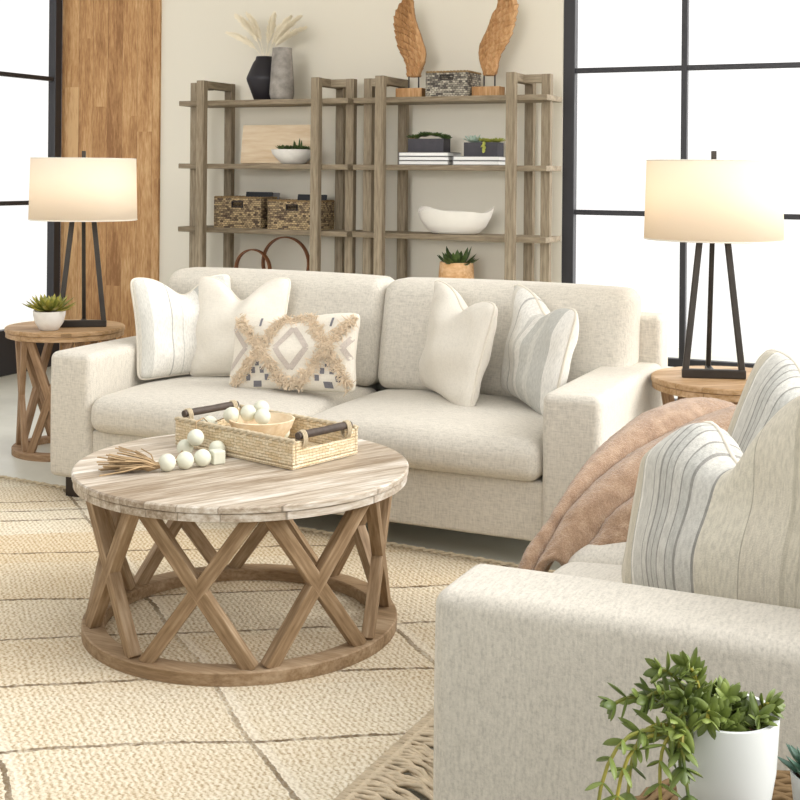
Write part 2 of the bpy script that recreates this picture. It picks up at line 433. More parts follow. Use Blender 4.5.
col = t.mix(t.math('MULTIPLY', t.math('MAXIMUM', L1, L2), .85), col, lin('5E492F'))
hgt = t.math('ADD', t.math('SUBTRACT', f, t.math('MULTIPLY', t.math('MAXIMUM', L1, L2), .5)), t.math('MULTIPLY', L2h, .4))
m_rug = t.bsdf(col, .95, .1, 0, hgt, .9, .008)

# ---------------------------------------------------------------- the room
YW, XL = 6.72, -5.57
struct('floor', MB().box(-7.5, 4.5, -1.5, 9.5, -.1, 0), m_floor)
struct('wall_back', MB().box(-4.79, -2.10, YW, YW+.12, 0, 3.4), m_wall)
struct('wall_back_wood', MB().box(XL, -4.785, YW-.02, YW+.12, 0, 3.4), m_oak)['label'] = 'honey oak plank cladding in the corner beside the tall window'
# added unseen blocker behind the camera; its slot passes level light to the bookcases
struct('front_light_blocker', MB().box(-7.5, 4.5, -1.45, -1.35, 0, 1.3).box(-7.5, 4.5, -1.45, -1.35, 2.7, 3.4).box(-7.5, -6, -1.45, -1.35, 1.3, 2.7).box(3.6, 4.5, -1.45, -1.35, 1.3, 2.7), m_plain('charcoal_blocker', '3A3835', .9, .2))
struct('top_light_blocker', MB().box(-5.71, -.6, 4.3, 6.84, 3.15, 3.25), m_wall)  # added unseen slab that cuts the toplight on the back wall
struct('wall_left', MB().box(XL-.14, XL, 1.0, 2.2, 0, 3.4), m_wall)

def window(name, label, A, B, muntin_u, muntin_z, solid_z, rail=None, frame=.066, thick=.06, h=3.4):
    """steel window in the vertical plane from A to B (floor points); u runs along it"""
    A = V(A); B = V(B); d = (B-A); L = d.length; d.normalize(); n = V((-d.y, d.x, 0))
    root = bpy.data.objects.new(name, None); C.objects.link(root); root.location = A
    root['kind'] = 'structure'; root['label'] = label
    X = M((d, n, V((0, 0, 1)))).transposed().to_4x4()
    mb = MB(); hb = thick/2
    mb.box(0, frame, -hb, hb, 0, h, X).box(L-frame, L, -hb, hb, 0, h, X).box(frame, L-frame, -hb, hb, h-.1, h, X)
    mb.build('window_frame', m_steel, root, bevel=.004)
    MB().box(frame, L-frame, -hb, hb, 0, solid_z, X).build('kick_rail', m_steel, root, bevel=.004)
    if rail: MB().box(frame, L-frame, -hb*.8, hb*.8, rail[0], rail[1], X).build('lower_rail', m_steel, root, bevel=.003)
    for u in muntin_u: MB().box(u-.016, u+.016, -hb*.7, hb*.7, solid_z, h-.1, X).build('mullion', m_steel, root, bevel=.003)
    for z in muntin_z: MB().box(frame, L-frame, -hb*.6, hb*.6, z-.014, z+.014, X).build('muntin', m_steel, root, bevel=.003)
    MB().box(frame, L-frame, -.003, .003, solid_z, h-.1, X).build('pane', m_glass, root)
    return root
window('window_1', 'tall black steel window beside the oak corner', (XL-.02, 2.2, 0), (XL-.02, 6.69, 0), [.75, 1.5, 2.26, 3.02, 3.76], [1.902, 1.086, 2.72], .287)
window('window_2', 'tall black steel window on the back wall behind the sofa end', (-2.10, YW+.04, 0), (2.2, YW+.04, 0), [.668, 1.32, 1.97, 2.6, 3.25, 3.85], [1.876, 1.092, 2.66], .1, (.276, .32))

# ---------------------------------------------------------------- rug
rg = thing('area_rug', 'cream and tan braided jute rug with lattice seams under the coffee table', 'rug', (0, 0, 0))
rc = [(-4.6, 4.17), (-1.13, 3.915), (-1.185, 1.3), (-4.6, 1.3)]
def rugp(u, v_):
    a = V(rc[0]).lerp(V(rc[1]), u); b = V(rc[3]).lerp(V(rc[2]), u); p = b.lerp(a, v_)
    e = .006*sin(u*90)*(v_ > .99)
    return (p.x, p.y+e, .005)
mb = MB().grid(rugp, 60, 40)
k = len(mb.v); top = list(mb.v)
mb.build('field', m_rug, rg, smooth=60, solid=.008)
def rope(mb, pts, r, tw=.02, n=5):
    """two plies twisted about a path"""
    P = [V(p) for p in pts]
    for ph in (0, pi):
        q = []
        for i, p in enumerate(P):
            d = (P[min(i+1, len(P)-1)]-P[max(i-1, 0)]).normalized(); a = d.cross(V((0, 0, 1)))
            if a.length < 1e-3: a = d.orthogonal()
            a.normalize(); b = a.cross(d); th = ph+i*1.3
            q.append(p+a*r*.6*cos(th)+b*r*.6*sin(th))
        mb.tube(q, r*.75, n)
mb = MB(); P = []
for i in range(230):
    u = i/229; a = V((rc[0][0], rc[0][1])).lerp(V((rc[1][0], rc[1][1])), u); P.append((a.x, a.y+.004*sin(i*1.7), .009))
rope(mb, P, .008); mb.build('bound_edge', m_rope, rg, smooth=180)
m_fringe = m_plain('pale_jute_cord', 'CDBDA3', .9, .1, var=.2, vs=40)
mb = MB(); y = 1.75
while y < 3.9:
    x0 = -1.185+(y-1.3)*.021; L = random.uniform(.15, .21); dy = random.uniform(-.12, -.05)
    pts = [(x0-.02, y, .018)]+[(x0+L*t_, y+dy*t_*t_+.006*sin(t_*7+y*40), .019+.012*sin(pi*t_)*random.random()) for t_ in (.15, .3, .45, .6, .75, .9, 1.)]
    rope(mb, pts, random.uniform(.0055, .008)); mb.ball((x0+.01, y, .018), .011, 8, 6); y += random.uniform(.011, .017)
tag(mb.build('fringe', m_fringe, rg, smooth=180), 'knotted rope fringe', kind='stuff')

# ---------------------------------------------------------------- sofas
def make_sofa(name, label, W, D=.97, nc=2, arm=.2, ah=.585):
    """front centre at the origin, back towards +y"""
    root = thing(name, label, 'sofa')
    h = W/2; inn = h-arm
    rbox(-inn-.004, inn+.004, .02, D-.1, .09, .29, .012, 6).build('base', m_linen, root, smooth=180)
    for s_ in (-1, 1):
        a, b = (inn, h) if s_ > 0 else (-h, -inn)
        rbox(a, b, 0, D-.1, .095, ah, .028, 8, (.006, .006, .004, 0)).build('arm', m_linen, root, smooth=180)
        for yy in (.06, D-.14):
            x = s_*(h-.07); MB().box(x-.032, x+.032, yy, yy+.064, 0, .097).build('leg', m_leg, root, bevel=.004)
    rbox(-h, h, D-.14, D, .095, .765, .025, 8).build('back_frame', m_linen, root, smooth=180)
    cw = 2*inn/nc
    for i in range(nc):
        a = -inn+cw*i+.004; b = a+cw-.008
        rbox(a, b, -.02, .74, .287, .418, .05, 10, (.044, .016, .004, 0)).build('seat_cushion', m_linen, root, smooth=180)
    seam = MB()
    for i in range(nc):
        a = -inn+cw*i+.004; b = a+cw-.008
        ea = -(h-.055) if i == 0 else a; eb = (h-.085) if i == nc-1 else b
        def df(p, i=i):
            lim = ah+.002
            q = V(p)
            # the cushion leans back and its outer end sits over the arm
            q.y += (q.z-.43)*.2
            if (i == 0 and q.x < -inn-.003) or (i == nc-1 and q.x > inn+.003): q.z = max(q.z, lim)
            return q
        rbox(ea, eb, .62, .83, .43, .862, .055, 12, (.012, .03, .006, .0), deform=df).build('back_cushion', m_linen, root, smooth=180)
    return root
sofa = make_sofa('sofa', 'long oatmeal linen two-cushion sofa with square arms in front of the bookcases', 2.23)
sofa.location = (-2.205, 3.93, 0)
love = make_sofa('loveseat', 'oatmeal linen loveseat seen from its arm side with a tan throw on its far end', 1.615)
love.location = (-.845, 2.7925, 0); love.rotation_euler = (0, 0, -pi/2)

# ---------------------------------------------------------------- pillows
def make_pillow(name, label, w, h, t_, mat, loc, rz, lean, roll=0, chop=.06, flare=.08, wing=0, wingl=0, tl=(0, 0), group=None, seed=0, piping=True, fmap=None, back=None):
    root = thing(name, label, 'pillow', loc, 0, group)
    root.rotation_mode = 'XYZ'
    X = M.Rotation(rz, 4, 'Z') @ M.Rotation(-lean, 4, 'X') @ M.Rotation(roll, 4, 'Y')
    root.matrix_world = M.Translation(V(loc)) @ X
    rn = random.Random(seed); ph = [rn.uniform(0, 6) for _ in range(6)]
    def P(u, v_, sd):
        x = w/2*u*(1-flare*(1-v_*v_)); z = h/2*v_*(1-flare*(1-u*u))
        q = (v_+1)/2
        z -= chop*exp(-(u/.36)**2)*q**3
        th = (max(0, 1-u*u)*max(0, 1-v_*v_))**.42
        yy = t_/2*th
        yy += (.006*sin(5*u+ph[0]+2*v_)+.006*sin(7*v_+ph[1]-3*u)+.004*sin(11*u*v_+ph[2]))*th
        # creases that run from the chopped top and from the corners
        yy -= chop*.30*exp(-((u+.05*sin(ph[3]))/.16)**2)*max(0, v_)**1.5*th*(1 if sd < 0 else .6)
        yy += .007*sin(16*(abs(u)+abs(v_))+ph[4])*max(0, abs(u*v_)-.25)*th
        fw_ = wing*max(0, u)**1.5*max(0, v_)**1.5+wingl*max(0, -u)**1.5*max(0, v_)**1.5
        k_ = 1-.07*(u*u*v_*v_)**4; x *= k_; z *= k_
        wl_ = max(0, -u)**1.5*max(0, v_)**1.5; x += tl[0]*wl_; z += tl[1]*wl_
        return V((x, sd*yy-fw_, z+h/2))
    def sn(a): return sin(pi/2*(2*a-1))
    mb = MB().grid(lambda a, b: P(sn(a), sn(b), -1), 44, 44)
    mb.build('front_panel', mat, root, smooth=180)
    mb = MB().grid(lambda a, b: P(sn(a), sn(b), 1), 30, 30, flip=True)
    mb.build('back_panel', back or mat, root, smooth=180)
    if piping:
        e = [sn(k/40) for k in range(40)]
        ring = [P(a, -1, 0) for a in e]+[P(1, a, 0) for a in e]+[P(-a, 1, 0) for a in e]+[P(-1, -a, 0) for a in e]
        MB().tube(ring, .0055, 6, True).build('piping', m_pipe, root, smooth=180)
    return root, P
G = 'throw pillows on the sofa and loveseat'
make_pillow('throw_pillow', 'pale grey striped pillow leaning on the sofa arm nearest the oak corner',   .46, .43, .17, m_strA, (-2.965, 4.385, .445), R(57), R(14), R(0), .07, seed=1)
make_pillow('throw_pillow', 'plain ivory pillow behind the tufted lumbar pillow on the sofa', .42, .43, .17, m_linen_pillow, (-2.755, 4.40, .45), R(8), R(15), R(-1), .09, seed=2)
make_pillow('throw_pillow', 'plain ivory pillow in the middle of the sofa, in front of a striped one', .47, .425, .17, m_linen_pillow, (-1.825, 4.385, .445), R(-43), R(12), R(6), .065, seed=3, wingl=.05)
make_pillow('throw_pillow', 'grey striped pillow wedged against the sofa arm by the loveseat', .43, .42, .17, m_strB, (-1.51, 4.41, .445), R(-44), R(10), R(8), .06, seed=4, wingl=.05)
make_pillow('throw_pillow', 'bold striped pillow nearest the camera on the loveseat', .54, .48, .18, m_strC, (-.445, 2.365, .445), R(-38), R(15), R(0), .165, 0, wing=.12, tl=(.03, -.22), seed=5)
make_pillow('throw_pillow', 'striped pillow farthest from the camera on the loveseat, its peak against the window', .52, .48, .16, m_strC, (-.42, 2.76, .44), R(-45), R(21), R(4), .09, .03, wing=.05, seed=7)

kl, KP = make_pillow('lumbar_pillow', 'cream lumbar pillow with tan shaggy tufts, diamond and checker motifs on the sofa', .555, .315, .13, m_kil, (-2.40, 4.235, .45), R(4), R(16), R(-3), .012, .07, seed=9, piping=False)
def conform(mb, u0, v0, u1, v1, wd, n=8, off=.002):
    """a ribbon of woven colour lying on the front of the lumbar pillow"""
    d = V((u1-u0, v1-v0)); nn = V((-d.y, d.x)).normalized()*wd
    vs = []; fs = []
    for i in range(n+1):
        a = i/n; u, v_ = u0+d.x*a, v0+d.y*a
        for s_ in (-1, 1):
            q = KP(max(-.99, min(.99, u+nn.x*s_*.57)), max(-.99, min(.99, v_+nn.y*s_)), -1); vs.append(q+V((0, -off, 0)))
    for i in range(n): fs.append((2*i, 2*i+1, 2*i+3, 2*i+2))
    mb.add(vs, fs)
for c0, hu, hv in ((.06, .25, .56), (-1.0, .27, .56), (1.1, .25, .56)):
    mb = MB(); pts = [(c0-hu, .06), (c0, .06+hv), (c0+hu, .06), (c0, .06-hv)]
    for i in range(4):
        (a, b), (c_, d_) = pts[i], pts[(i+1) % 4]
        if min(abs(a), abs(c_)) > .97 and abs(a) > .97 and abs(c_) > .97: continue
        if max(abs(a), abs(c_)) > 1.0:
            # keep the half that is on the pillow
            if abs(a) > .97: k_ = (abs(a)-.97)/(abs(a)-abs(c_)); a, b = a+(c_-a)*k_, b+(d_-b)*k_
            if abs(c_) > .97: k_ = (abs(c_)-.97)/(abs(c_)-abs(a)); c_, d_ = c_+(a-c_)*k_, d_+(b-d_)*k_
        conform(mb, a, b, c_, d_, .075)
    mb.build('diamond_motif', m_kgrey, kl, smooth=180)
for cu in (-.48, .62):
    for du, dv in ((0, -.34), (-.075, -.52), (.075, -.52), (-.155, -.70), (.155, -.70), (-.03, -.86), (.03, -.86)):
        mb = MB(); conform(mb, cu+du-.034, dv, cu+du+.034, dv, .075, 2, .003); mb.build('checker_square', m_kdark, kl, smooth=180)
    mb = MB(); conform(mb, cu, .62, cu+.01, .85, .03, 3, .003); mb.build('checker_square', m_kdark, kl, smooth=180)
mb = MB(); rn = random.Random(5)
lines = [(-.88, .85, -.46, .08), (-.46, .08, -.05, -.82), (-.85, -.85, -.46, .05), (-.46, .05, -.12, .9), (.26, .92, .62, .05), (.62, .05, .95, -.85), (.2, -.85, .62, .05), (.62, .05, .93, .85), (-.12, .9, .26, .92), (-.05, -.82, .2, -.85)]
for (a, b, c_, d_) in lines:
    nn = int(230*sqrt(((c_-a)*.57)**2+((d_-b)*.33)**2)*3.2)
    for i in range(nn):
        q = rn.random(); u = a+(c_-a)*q+rn.gauss(0, .04); v_ = b+(d_-b)*q+rn.gauss(0, .055)
        u = max(-.97, min(.97, u)); v_ = max(-.95, min(.95, v_))
        p = KP(u, v_, -1); e = V((rn.uniform(-1, 1)*.022, -rn.uniform(.004, .012), rn.uniform(-1.2, .8)*.022))
        mb.tube([p, p+e*.6+V((0, -.004, 0)), p+e*1.15], [.0022, .002, .0012], 4)
tag(mb.build('shag_tufts', m_tuft, kl), 'tan wool tufts in crossing bands', kind='stuff')

# ---------------------------------------------------------------- throw blanket
prof = [(2.79, -.955, .365), (2.83, -.95, .405), (2.90, -.915, .475), (3.0, -.89, .53), (3.1, -.87, .57), (3.22, -.86, .60), (3.35, -.85, .627), (3.48, -.845, .632), (3.58, -.845, .622), (3.645, -.845, .585), (3.665, -.845, .50), (3.672, -.845, .38), (3.675, -.845, .24)]
def pr(s_):
    q = s_*(len(prof)-1); i = min(int(q), len(prof)-2); f_ = q-i
    f_ = f_*f_*(3-2*f_) if False else f_
    a, b = prof[i], prof[i+1]; return [a[j]+(b[j]-a[j])*f_ for j in range(3)]
def thr(s_, r_):
    """s across from seat to over the arm, r from the hanging front edge to the back"""
    y, xf, z = pr(s_)
    drop = .16
    back = .5+.05*sin(s_*5)
    d = r_*(drop+back)-drop
    x = xf+max(d, 0); y += .17*min(1, max(0, d)/.3)*(1-s_)**4
    bx = max(0, d)
    bx = .17*(1-exp(-bx/.17))
    seat = z+.25*bx*min(1, s_*2.2)*(1 if s_ < .7 else max(0, (.92-s_)/.22))
    if s_ < .14: seat = z+ (min(bx, .3))*.27*(1-s_/.14) + .22*bx*s_*2.2*(s_/.14)*.4
    zz = seat
    # folds fan out from the front corner on the seat
    ang = math.atan2((x+1.02)*1.0, (y-2.60)*1.0)
    dist = sqrt((x+1.02)**2+(y-2.6)**2)
    amp = .036*min(1, dist/.3)*(1 if s_ < .62 else max(0, (.80-s_)/.18))*(1-.5*max(0, r_-.75)/.25)
    fq = (ang*15+.35*sin(dist*5)+.3)/pi; fq -= floor(fq); fold = (1-(1-fq)**2)**.5*(1-fq**5)
    zz += amp*(fold*2-1)+.003*sin(9*x+5*y)
    if d < 0:
        q = -d/drop; zz = zz-.15*q**1.4-.01; x = x-.035*sin(pi*min(1, q*1.0)*.5)
    else:
        e = max(0, 1-d/.05); zz -= .012*e*e
    return (x, y, zz)
th_ = thing('throw_blanket', 'tan plush throw blanket draped in folds over the far arm and seat of the loveseat', 'blanket', (0, 0, 0))
o = MB().grid(thr, 90, 72).build('blanket_cloth', m_throw, th_, smooth=180, solid=.022, sub=0)
md = o.modifiers.new('sub', 'SUBSURF'); md.levels = 1; md.render_levels = 1
tx = bpy.data.textures.new('plush', 'CLOUDS'); tx.noise_scale = .012
dm = o.modifiers.new('plush', 'DISPLACE'); dm.texture = tx; dm.strength = .006; dm.texture_coords = 'LOCAL'

# ---------------------------------------------------------------- round tables with crossed battens
def round_table(name, label, cat, loc, rt, rb, z, tk, n, a0, mt, mw, bw, bt, inset=.03, ringh=.04, ringw=.075):
    root = thing(name, label, cat, loc)
    pr_ = [(0, z-tk), (rt-.012, z-tk), (rt-.004, z-tk+.003), (rt-.004, z-tk*.48), (rt-.007, z-tk*.46), (rt-.007, z-tk*.42), (rt, z-tk*.40), (rt, z-.004), (rt-.004, z), (0, z)]
    MB().lathe(pr_, 96).build('table_top', mt, root, smooth=35)
    MB().lathe([(rb-ringw, 0), (rb, 0), (rb, ringh-.003), (rb-.003, ringh), (rb-ringw+.003, ringh), (rb-ringw, ringh-.003), (rb-ringw, 0)], 96, cap=False).build('base_ring', mw, root, smooth=35)
    r0 = rb-bt*.5-.012; r1 = rt-inset-.03
    for k_ in range(n):
        for s_ in (-1, 1):
            a = a0+2*pi*k_/n; gap = .55*bw/r0
            b0 = a+s_*gap; b1 = a+s_*(2*pi/n-.55*bw/r1)
            p0 = V((r0*cos(b0), r0*sin(b0), ringh-.004)); p1 = V((r1*cos(b1), r1*sin(b1), z-tk+.004))
            mid = (p0+p1)/2; rad = V((mid.x, mid.y, 0)).normalized()
            x = (p1-p0).normalized(); side = rad.cross(x)
            bar('cross_batten', p0, p1, bw, bt, mw, root, side, .002)
    return root
CT = (-1.903, 3.085, .0095)
view = math.atan2(-CT[1], -CT[0])
ct = round_table('coffee_table', 'large round whitewashed wood coffee table on a drum of crossed battens, on the rug', 'coffee table', CT,   .474, .444, .458, .042, 8, view+R(6.5), m_tabletop, m_table, .038, .032, .02, .034, .062)
EG = 'round wooden end tables'
e1 = round_table('end_table', 'round wooden end table with a small succulent, beside the sofa near the oak corner', 'end table', (-3.84, 4.66, 0), .27, .235, .578, .045, 6, R(20), m_endtop, m_end, .034, .026, .02, .03, .05)
e2 = copy_tree(e1); e2.location = (-.813, 4.605, 0)
e2['label'] = 'round wooden end table in front of the bright back window, between sofa and loveseat'

# ---------------------------------------------------------------- table lamps
def make_lamp(label, loc, rz):
    root = thing('table_lamp', label, 'lamp', loc, rz)
    hx, by = .10, .105; top = .50
    def hexbar(p0, p1, w, nm):
        bar(nm, p0, p1, w, w*.8, m_bronze, root, (1, 0, 0) if abs(p1[0]-p0[0]) < .2 else (0, 0, 1), .004)
    for s_ in (-1, 1): hexbar((s_*hx, -.05, .012), (s_*.048, -.012, top), .023, 'leg')
    hexbar((0, by, .012), (0, .02, top), .018, 'leg')
    hexbar((-hx-.012, -.05, .016), (hx+.012, -.05, .016), .032, 'base_bar')
    bar('base_bar', (0, -.04, .012), (0, by+.01, .012), .024, .02, m_bronze, root, (1, 0, 0), .003)
    MB().lathe([(0, top-.005), (.062, top-.005), (.062, top+.012), (.012, top+.02), (.012, top+.06), (.02, top+.065), (.02, top+.1), (0, top+.1)], 24).build('socket', m_bronze, root, smooth=40)
    mb = MB().lathe([(0, top+.10), (.012, top+.1), (.03, top+.15), (.03, top+.17), (.015, top+.195), (0, top+.2)], 20)
    mb.build('bulb', m_bulb, root, smooth=180)
    z0, z1 = .492, .778
    MB().lathe([(.244, z0), (.237, z1)], 72, cap=False).build('lamp_shade', m_shade, root, smooth=180, solid=.003)
    for r_, z_ in ((.244, z0+.002), (.237, z1-.002)): MB().tube([(r_*cos(2*pi*k_/72), r_*sin(2*pi*k_/72), z_) for k_ in range(72)], .0028, 6, True).build('shade_rim', m_pipe, root, smooth=180)
    mb = MB()
    for k_ in range(3):
        a = 2*pi*k_/3; mb.tube([(0, 0, z1-.02), (  .235*cos(a), .235*sin(a), z1-.006)], .0025, 6)
    mb.tube([(.03, 0, top+.03), (.055, 0, top+.12), (.05, 0, z1-.08), (0, 0, z1-.02)], .0025, 6); mb.tube([(-.03, 0, top+.03), (-.055, 0, top+.12), (-.05, 0, z1-.08), (0, 0, z1-.02)], .0025, 6)
    mb.build('harp', m_nickel, root, smooth=60)
    MB().box(-.009, .009, -.009, .009, z1-.022, z1+.034).build('finial', m_bronze, root, bevel=.002)
    return root
l1 = make_lamp('cream drum-shade table lamp on the end table by the oak corner', (-3.775, 4.70, .578), R(35))
l2 = copy_tree(l1); l2.location = (-.868, 4.60, .578); l2.rotation_euler = (0, 0, R(18))
l2['label'] = 'cream drum-shade table lamp in front of the back window'
for o in (l1, l2):
    ld = bpy.data.lights.new('lamp_glow', 'POINT'); ld.energy = 2.4; ld.color = (1, .86, .66); ld.shadow_soft_size = .06
    lo = bpy.data.objects.new('lamp_glow', ld); C.objects.link(lo); lo.location = V(o.location)+V((0, 0, .64))

# ---------------------------------------------------------------- bookcases
def make_bookcase(label, loc, W):
    """W between the outer faces of the front posts; origin: floor, left front post's outer front corner"""
    root = thing('bookcase', label, 'bookcase', loc)
    pw, top = .052, 1.84
    zs = (1.722, 1.346, .966, .586, .2)
    for (a, out) in ((0, -.14), (W-pw, .15)):
        xc = a+pw/2
        bar('post', (xc, .022, 0), (xc, .022, top), pw, .044, m_shelf, root, (1, 0, 0))
        bar('post', (xc, .328, 0), (xc, .328, top), pw, .044, m_shelf, root, (1, 0, 0))
        bar('post', (xc+out, .165, 0), (xc+out, .165, top-.002), .052, .044, m_shelf, root, (1, 0, 0))
        bar('top_rail', (xc, .043, top-.024), (xc, .307, top-.024), pw*.96, .046, m_shelf, root, (1, 0, 0))
        s_ = 1 if out > 0 else -1
        bar('top_rail', (xc+s_*pw*.45, .165, top-.026), (xc+out-s_*.02, .165, top-.026), .042, .046, m_shelf, root, (0, 1, 0))
        bar('foot_rail', (xc, .043, .03), (xc, .307, .03), pw*.96, .046, m_shelf, root, (1, 0, 0))
    for z in zs:
        bar('shelf', (-.155, .175, z-.015), (W+.163, .175, z-.015), .262, .03, m_shelf, root, (0, 1, 0))
    return root
BX1, BX2, BY = -4.228, -3.05, 6.295
make_bookcase('weathered oak open bookcase nearer the oak corner, with a black vase on top', (BX1, BY, 0), .825)
make_bookcase('weathered oak open bookcase nearer the back window, with carved wings on top', (BX2, BY, 0), .822)
T1, T2, T3, T4 = 1.723, 1.347, .967, .587

def lathed(name, label, cat, loc, prof, mat, n=40, group=None):
    o = MB().lathe(prof, n).build(name, mat, smooth=50); o.location = loc; return tag(o, label, cat, group)
lathed('vase', 'black angular ceramic vase holding pampas plumes on top of the bookcase', 'vase', (-3.865, 6.47, T1),
       [(0, 0), (.055, 0), (.062, .006), (.104, .115), (.107, .13), (.104, .142), (.068, .225), (.055, .242), (.05, .262), (.042, .262), (.044, .24), (.05, .21), (0, .21)], m_black)
lathed('vase', 'tall mottled grey ceramic vase beside the black vase', 'vase', (-3.722, 6.43, T1),
       [(0, 0), (.06, 0), (.068, .01), (.073, .035), (.073, .06), (.057, .305), (.05, .305), (.052, .29), (.055, .2), (0, .2)], m_gvase)
def plume(label, tip, bend, fat, seed):
    rn = random.Random(seed); b = V((-3.865, 6.47, T1+.225)); tip = V(tip)
    root = thing('pampas_plume', label, 'dried grass', b, 0, 'pampas plumes in the black vase')
    ctrl = (b+tip)/2+V(bend)
    def q(s_): return b*(1-s_)**2+ctrl*2*s_*(1-s_)+tip*s_*s_-b
    MB().tube([q(k_/14) for k_ in range(13)], .0016, 5).build('stem', m_plume, root)
    mb = MB()
    for i in range(620):
        s_ = .36+.64*rn.random()**.9; p = q(s_); d = (q(min(1, s_+.03))-q(s_-.03)).normalized()
        rr = fat*(sin(pi*min(1, (s_-.33)/.69*.8+.12))); o_ = d.orthogonal().normalized(); o_.rotate(M.Rotation(rn.uniform(0, 6.3), 3, d))
        e = p+d*rn.uniform(.02, .045)+o_*rr*rn.uniform(.2, 1.)
        mb.tube([p, p*.45+e*.55+o_*rr*.15, e], [.0018, .0018, .0008], 3)
    tag(mb.build('plume_hairs', m_plume, root), kind='stuff')
plume('cream pampas plume leaning lowest towards the oak corner', (-4.085, 6.44, 2.125), (.05, 0, .04), .026, 1)
plume('longest cream pampas plume, leaning towards the oak corner', (-4.045, 6.46, 2.225), (.04, 0, .05), .032, 2)
plume('cream pampas plume between the leaning and the upright ones', (-3.995, 6.50, 2.235), (.03, 0, .05), .026, 3)
plume('broad upright cream pampas plume in the middle of the vase', (-3.815, 6.48, 2.215), (0, 0, .03), .032, 4)
plume('cream pampas plume rising behind the grey vase', (-3.735, 6.52, 2.205), (-.02, 0, .04), .028, 5)
plume('cream pampas plume leaning above the grey vase', (-3.665, 6.50, 2.205), (-.03, 0, .05), .028, 6)
plume('shortest cream pampas plume leaning farthest past the grey vase', (-3.605, 6.46, 2.14), (-.05, 0, .05), .026, 7)

def potted(name, label, loc, potmb, potmat, leaves, soil=None, rz=0, cat='potted plant', potname='pot'):
    root = thing(name, label, cat, loc, rz)
    potmb.build(potname, potmat, root, smooth=45)
    if soil: soil.build('soil', m_soil, root, smooth=180)
    for nm, mb, mt in leaves: mb.build(nm, mt, root, smooth=60)
    return root
# leaning board and dish of succulents
a = thing('wall_art', 'pale wood-grain board leaning at the back of the bookcase shelf', 'wall art', (-3.835, 6.60, T2))
o = MB().box(-.245, .245, -.012, .012, 0, .235).build('board', m_artwood, a, bevel=.003); o.rotation_euler = (R(-7), 0, 0); o.location = (0, -.035, .002)
mb = MB(); rn = random.Random(3)
for x, y, r_ in ((-.07, 0, .05), (-.02, -.03, .045), (.03, .01, .05), (.075, -.015, .04), (0, .04, .05), (.06, .04, .04), (-.05, .04, .04)): rosette(mb, (x, y, .082), r_*1.15, 16, .2, .75, .35, .1, rn)
for x, y, h_ in ((.0, .0, .1), (.03, .01, .12), (.055, -.01, .1), (-.005, .02, .09)):
    leaf(mb, (x, y, .08), (.1, 0, 1), h_*.6, .007, .05, .8)
potted('succulent_dish', 'white shallow bowl of dark green succulents in front of the pale board', (-3.645, 6.44, T2),
       MB().lathe([(0, 0), (.06, 0), (.075, .006), (.125, .06), (.132, .084), (.126, .085), (.115, .06), (.07, .02), (0, .015)], 48), m_marble, [('foliage', mb, m_dkleaf)],
       MB().lathe([(0, .074), (.115, .07)], 32, cap=False))
def basket(name, label, loc, w, d, h, mat, holes=True, rz=0, group=None):
    root = thing(name, label, 'basket', loc, rz, group); t_ = .008; mb = MB(); y0, y1 = -d/2, d/2; x0, x1 = -w/2, w/2
    mb.box(x0, x1, y0, y1, 0, t_)
    hw, hz0, hz1 = .036, h*.70, h*.86
    for yy in (y0, y1-t_):
        mb.box(x0, -hw, yy, yy+t_, t_, h).box(hw, x1, yy, yy+t_, t_, h).box(-hw, hw, yy, yy+t_, t_, hz0).box(-hw, hw, yy, yy+t_, hz1, h)
    mb.box(x0, x0+t_, y0+t_, y1-t_, t_, h).box(x1-t_, x1, y0+t_, y1-t_, t_, h)
    mb.build('basket_body', mat, root, uvbox=True)
    ring = [(x0, y0), (x1, y0), (x1, y1), (x0, y1)]; P = []
    for i in range(4):
        a_, b_ = V(ring[i]), V(ring[(i+1) % 4])
        for k_ in range(30): q = a_.lerp(b_, k_/30); P.append((q.x*.985, q.y*.985, h))
    mb = MB(); rope(mb, P, .0055); mb.build('rim', m_potwood if False else m_brim, root, smooth=180)
    for yy in (y0-.001, y1-t_-.001):
        f = MB(); f.box(-hw-.005, hw+.005, yy, yy+t_+.002, hz1-.001, hz1+.005).box(-hw-.005, hw+.005, yy, yy+t_+.002, hz0-.005, hz0+.001).box(-hw-.005, -hw+.001, yy, yy+t_+.002, hz0, hz1).box(hw-.001, hw+.005, yy, yy+t_+.002, hz0, hz1)
        f.build('handle_slot', m_leg, root)
    return root
basket('storage_basket', 'two-tone woven basket on the shelf under the leaning board, nearer the oak corner', (-3.985, 6.482, T3), .325, .22, .18, m_basket)
basket('storage_basket', 'two-tone woven basket beside the first, partly behind a bookcase post', (-3.615, 6.482, T3), .325, .22, .165, m_basket)
def slab(name, label, cat, loc, w, d, h, mat, rot=(0, 0, 0), group=None, bevel=.002):
    o = MB().box(-w/2, w/2, -d/2, d/2, 0, h).build(name, mat, bevel=bevel); o.location = loc; o.rotation_euler = rot; return tag(o, label, cat, group)
slab('folder', 'black folder sticking out of the basket nearer the oak corner', 'folder', (-3.95, 6.52, T3+.010), .012, .19, .205, m_folder, (0, R(12), R(86)))
slab('folder', 'slate folder beside the black one in the basket nearer the oak corner', 'folder', (-3.90, 6.545, T3+.010), .01, .18, .2, m_slate, (0, R(8), R(84)))
slab('folder', 'black folder sticking out of the basket partly behind the bookcase post', 'folder', (-3.59, 6.53, T3+.010), .012, .2, .195, m_folder, (0, R(12), R(86)))
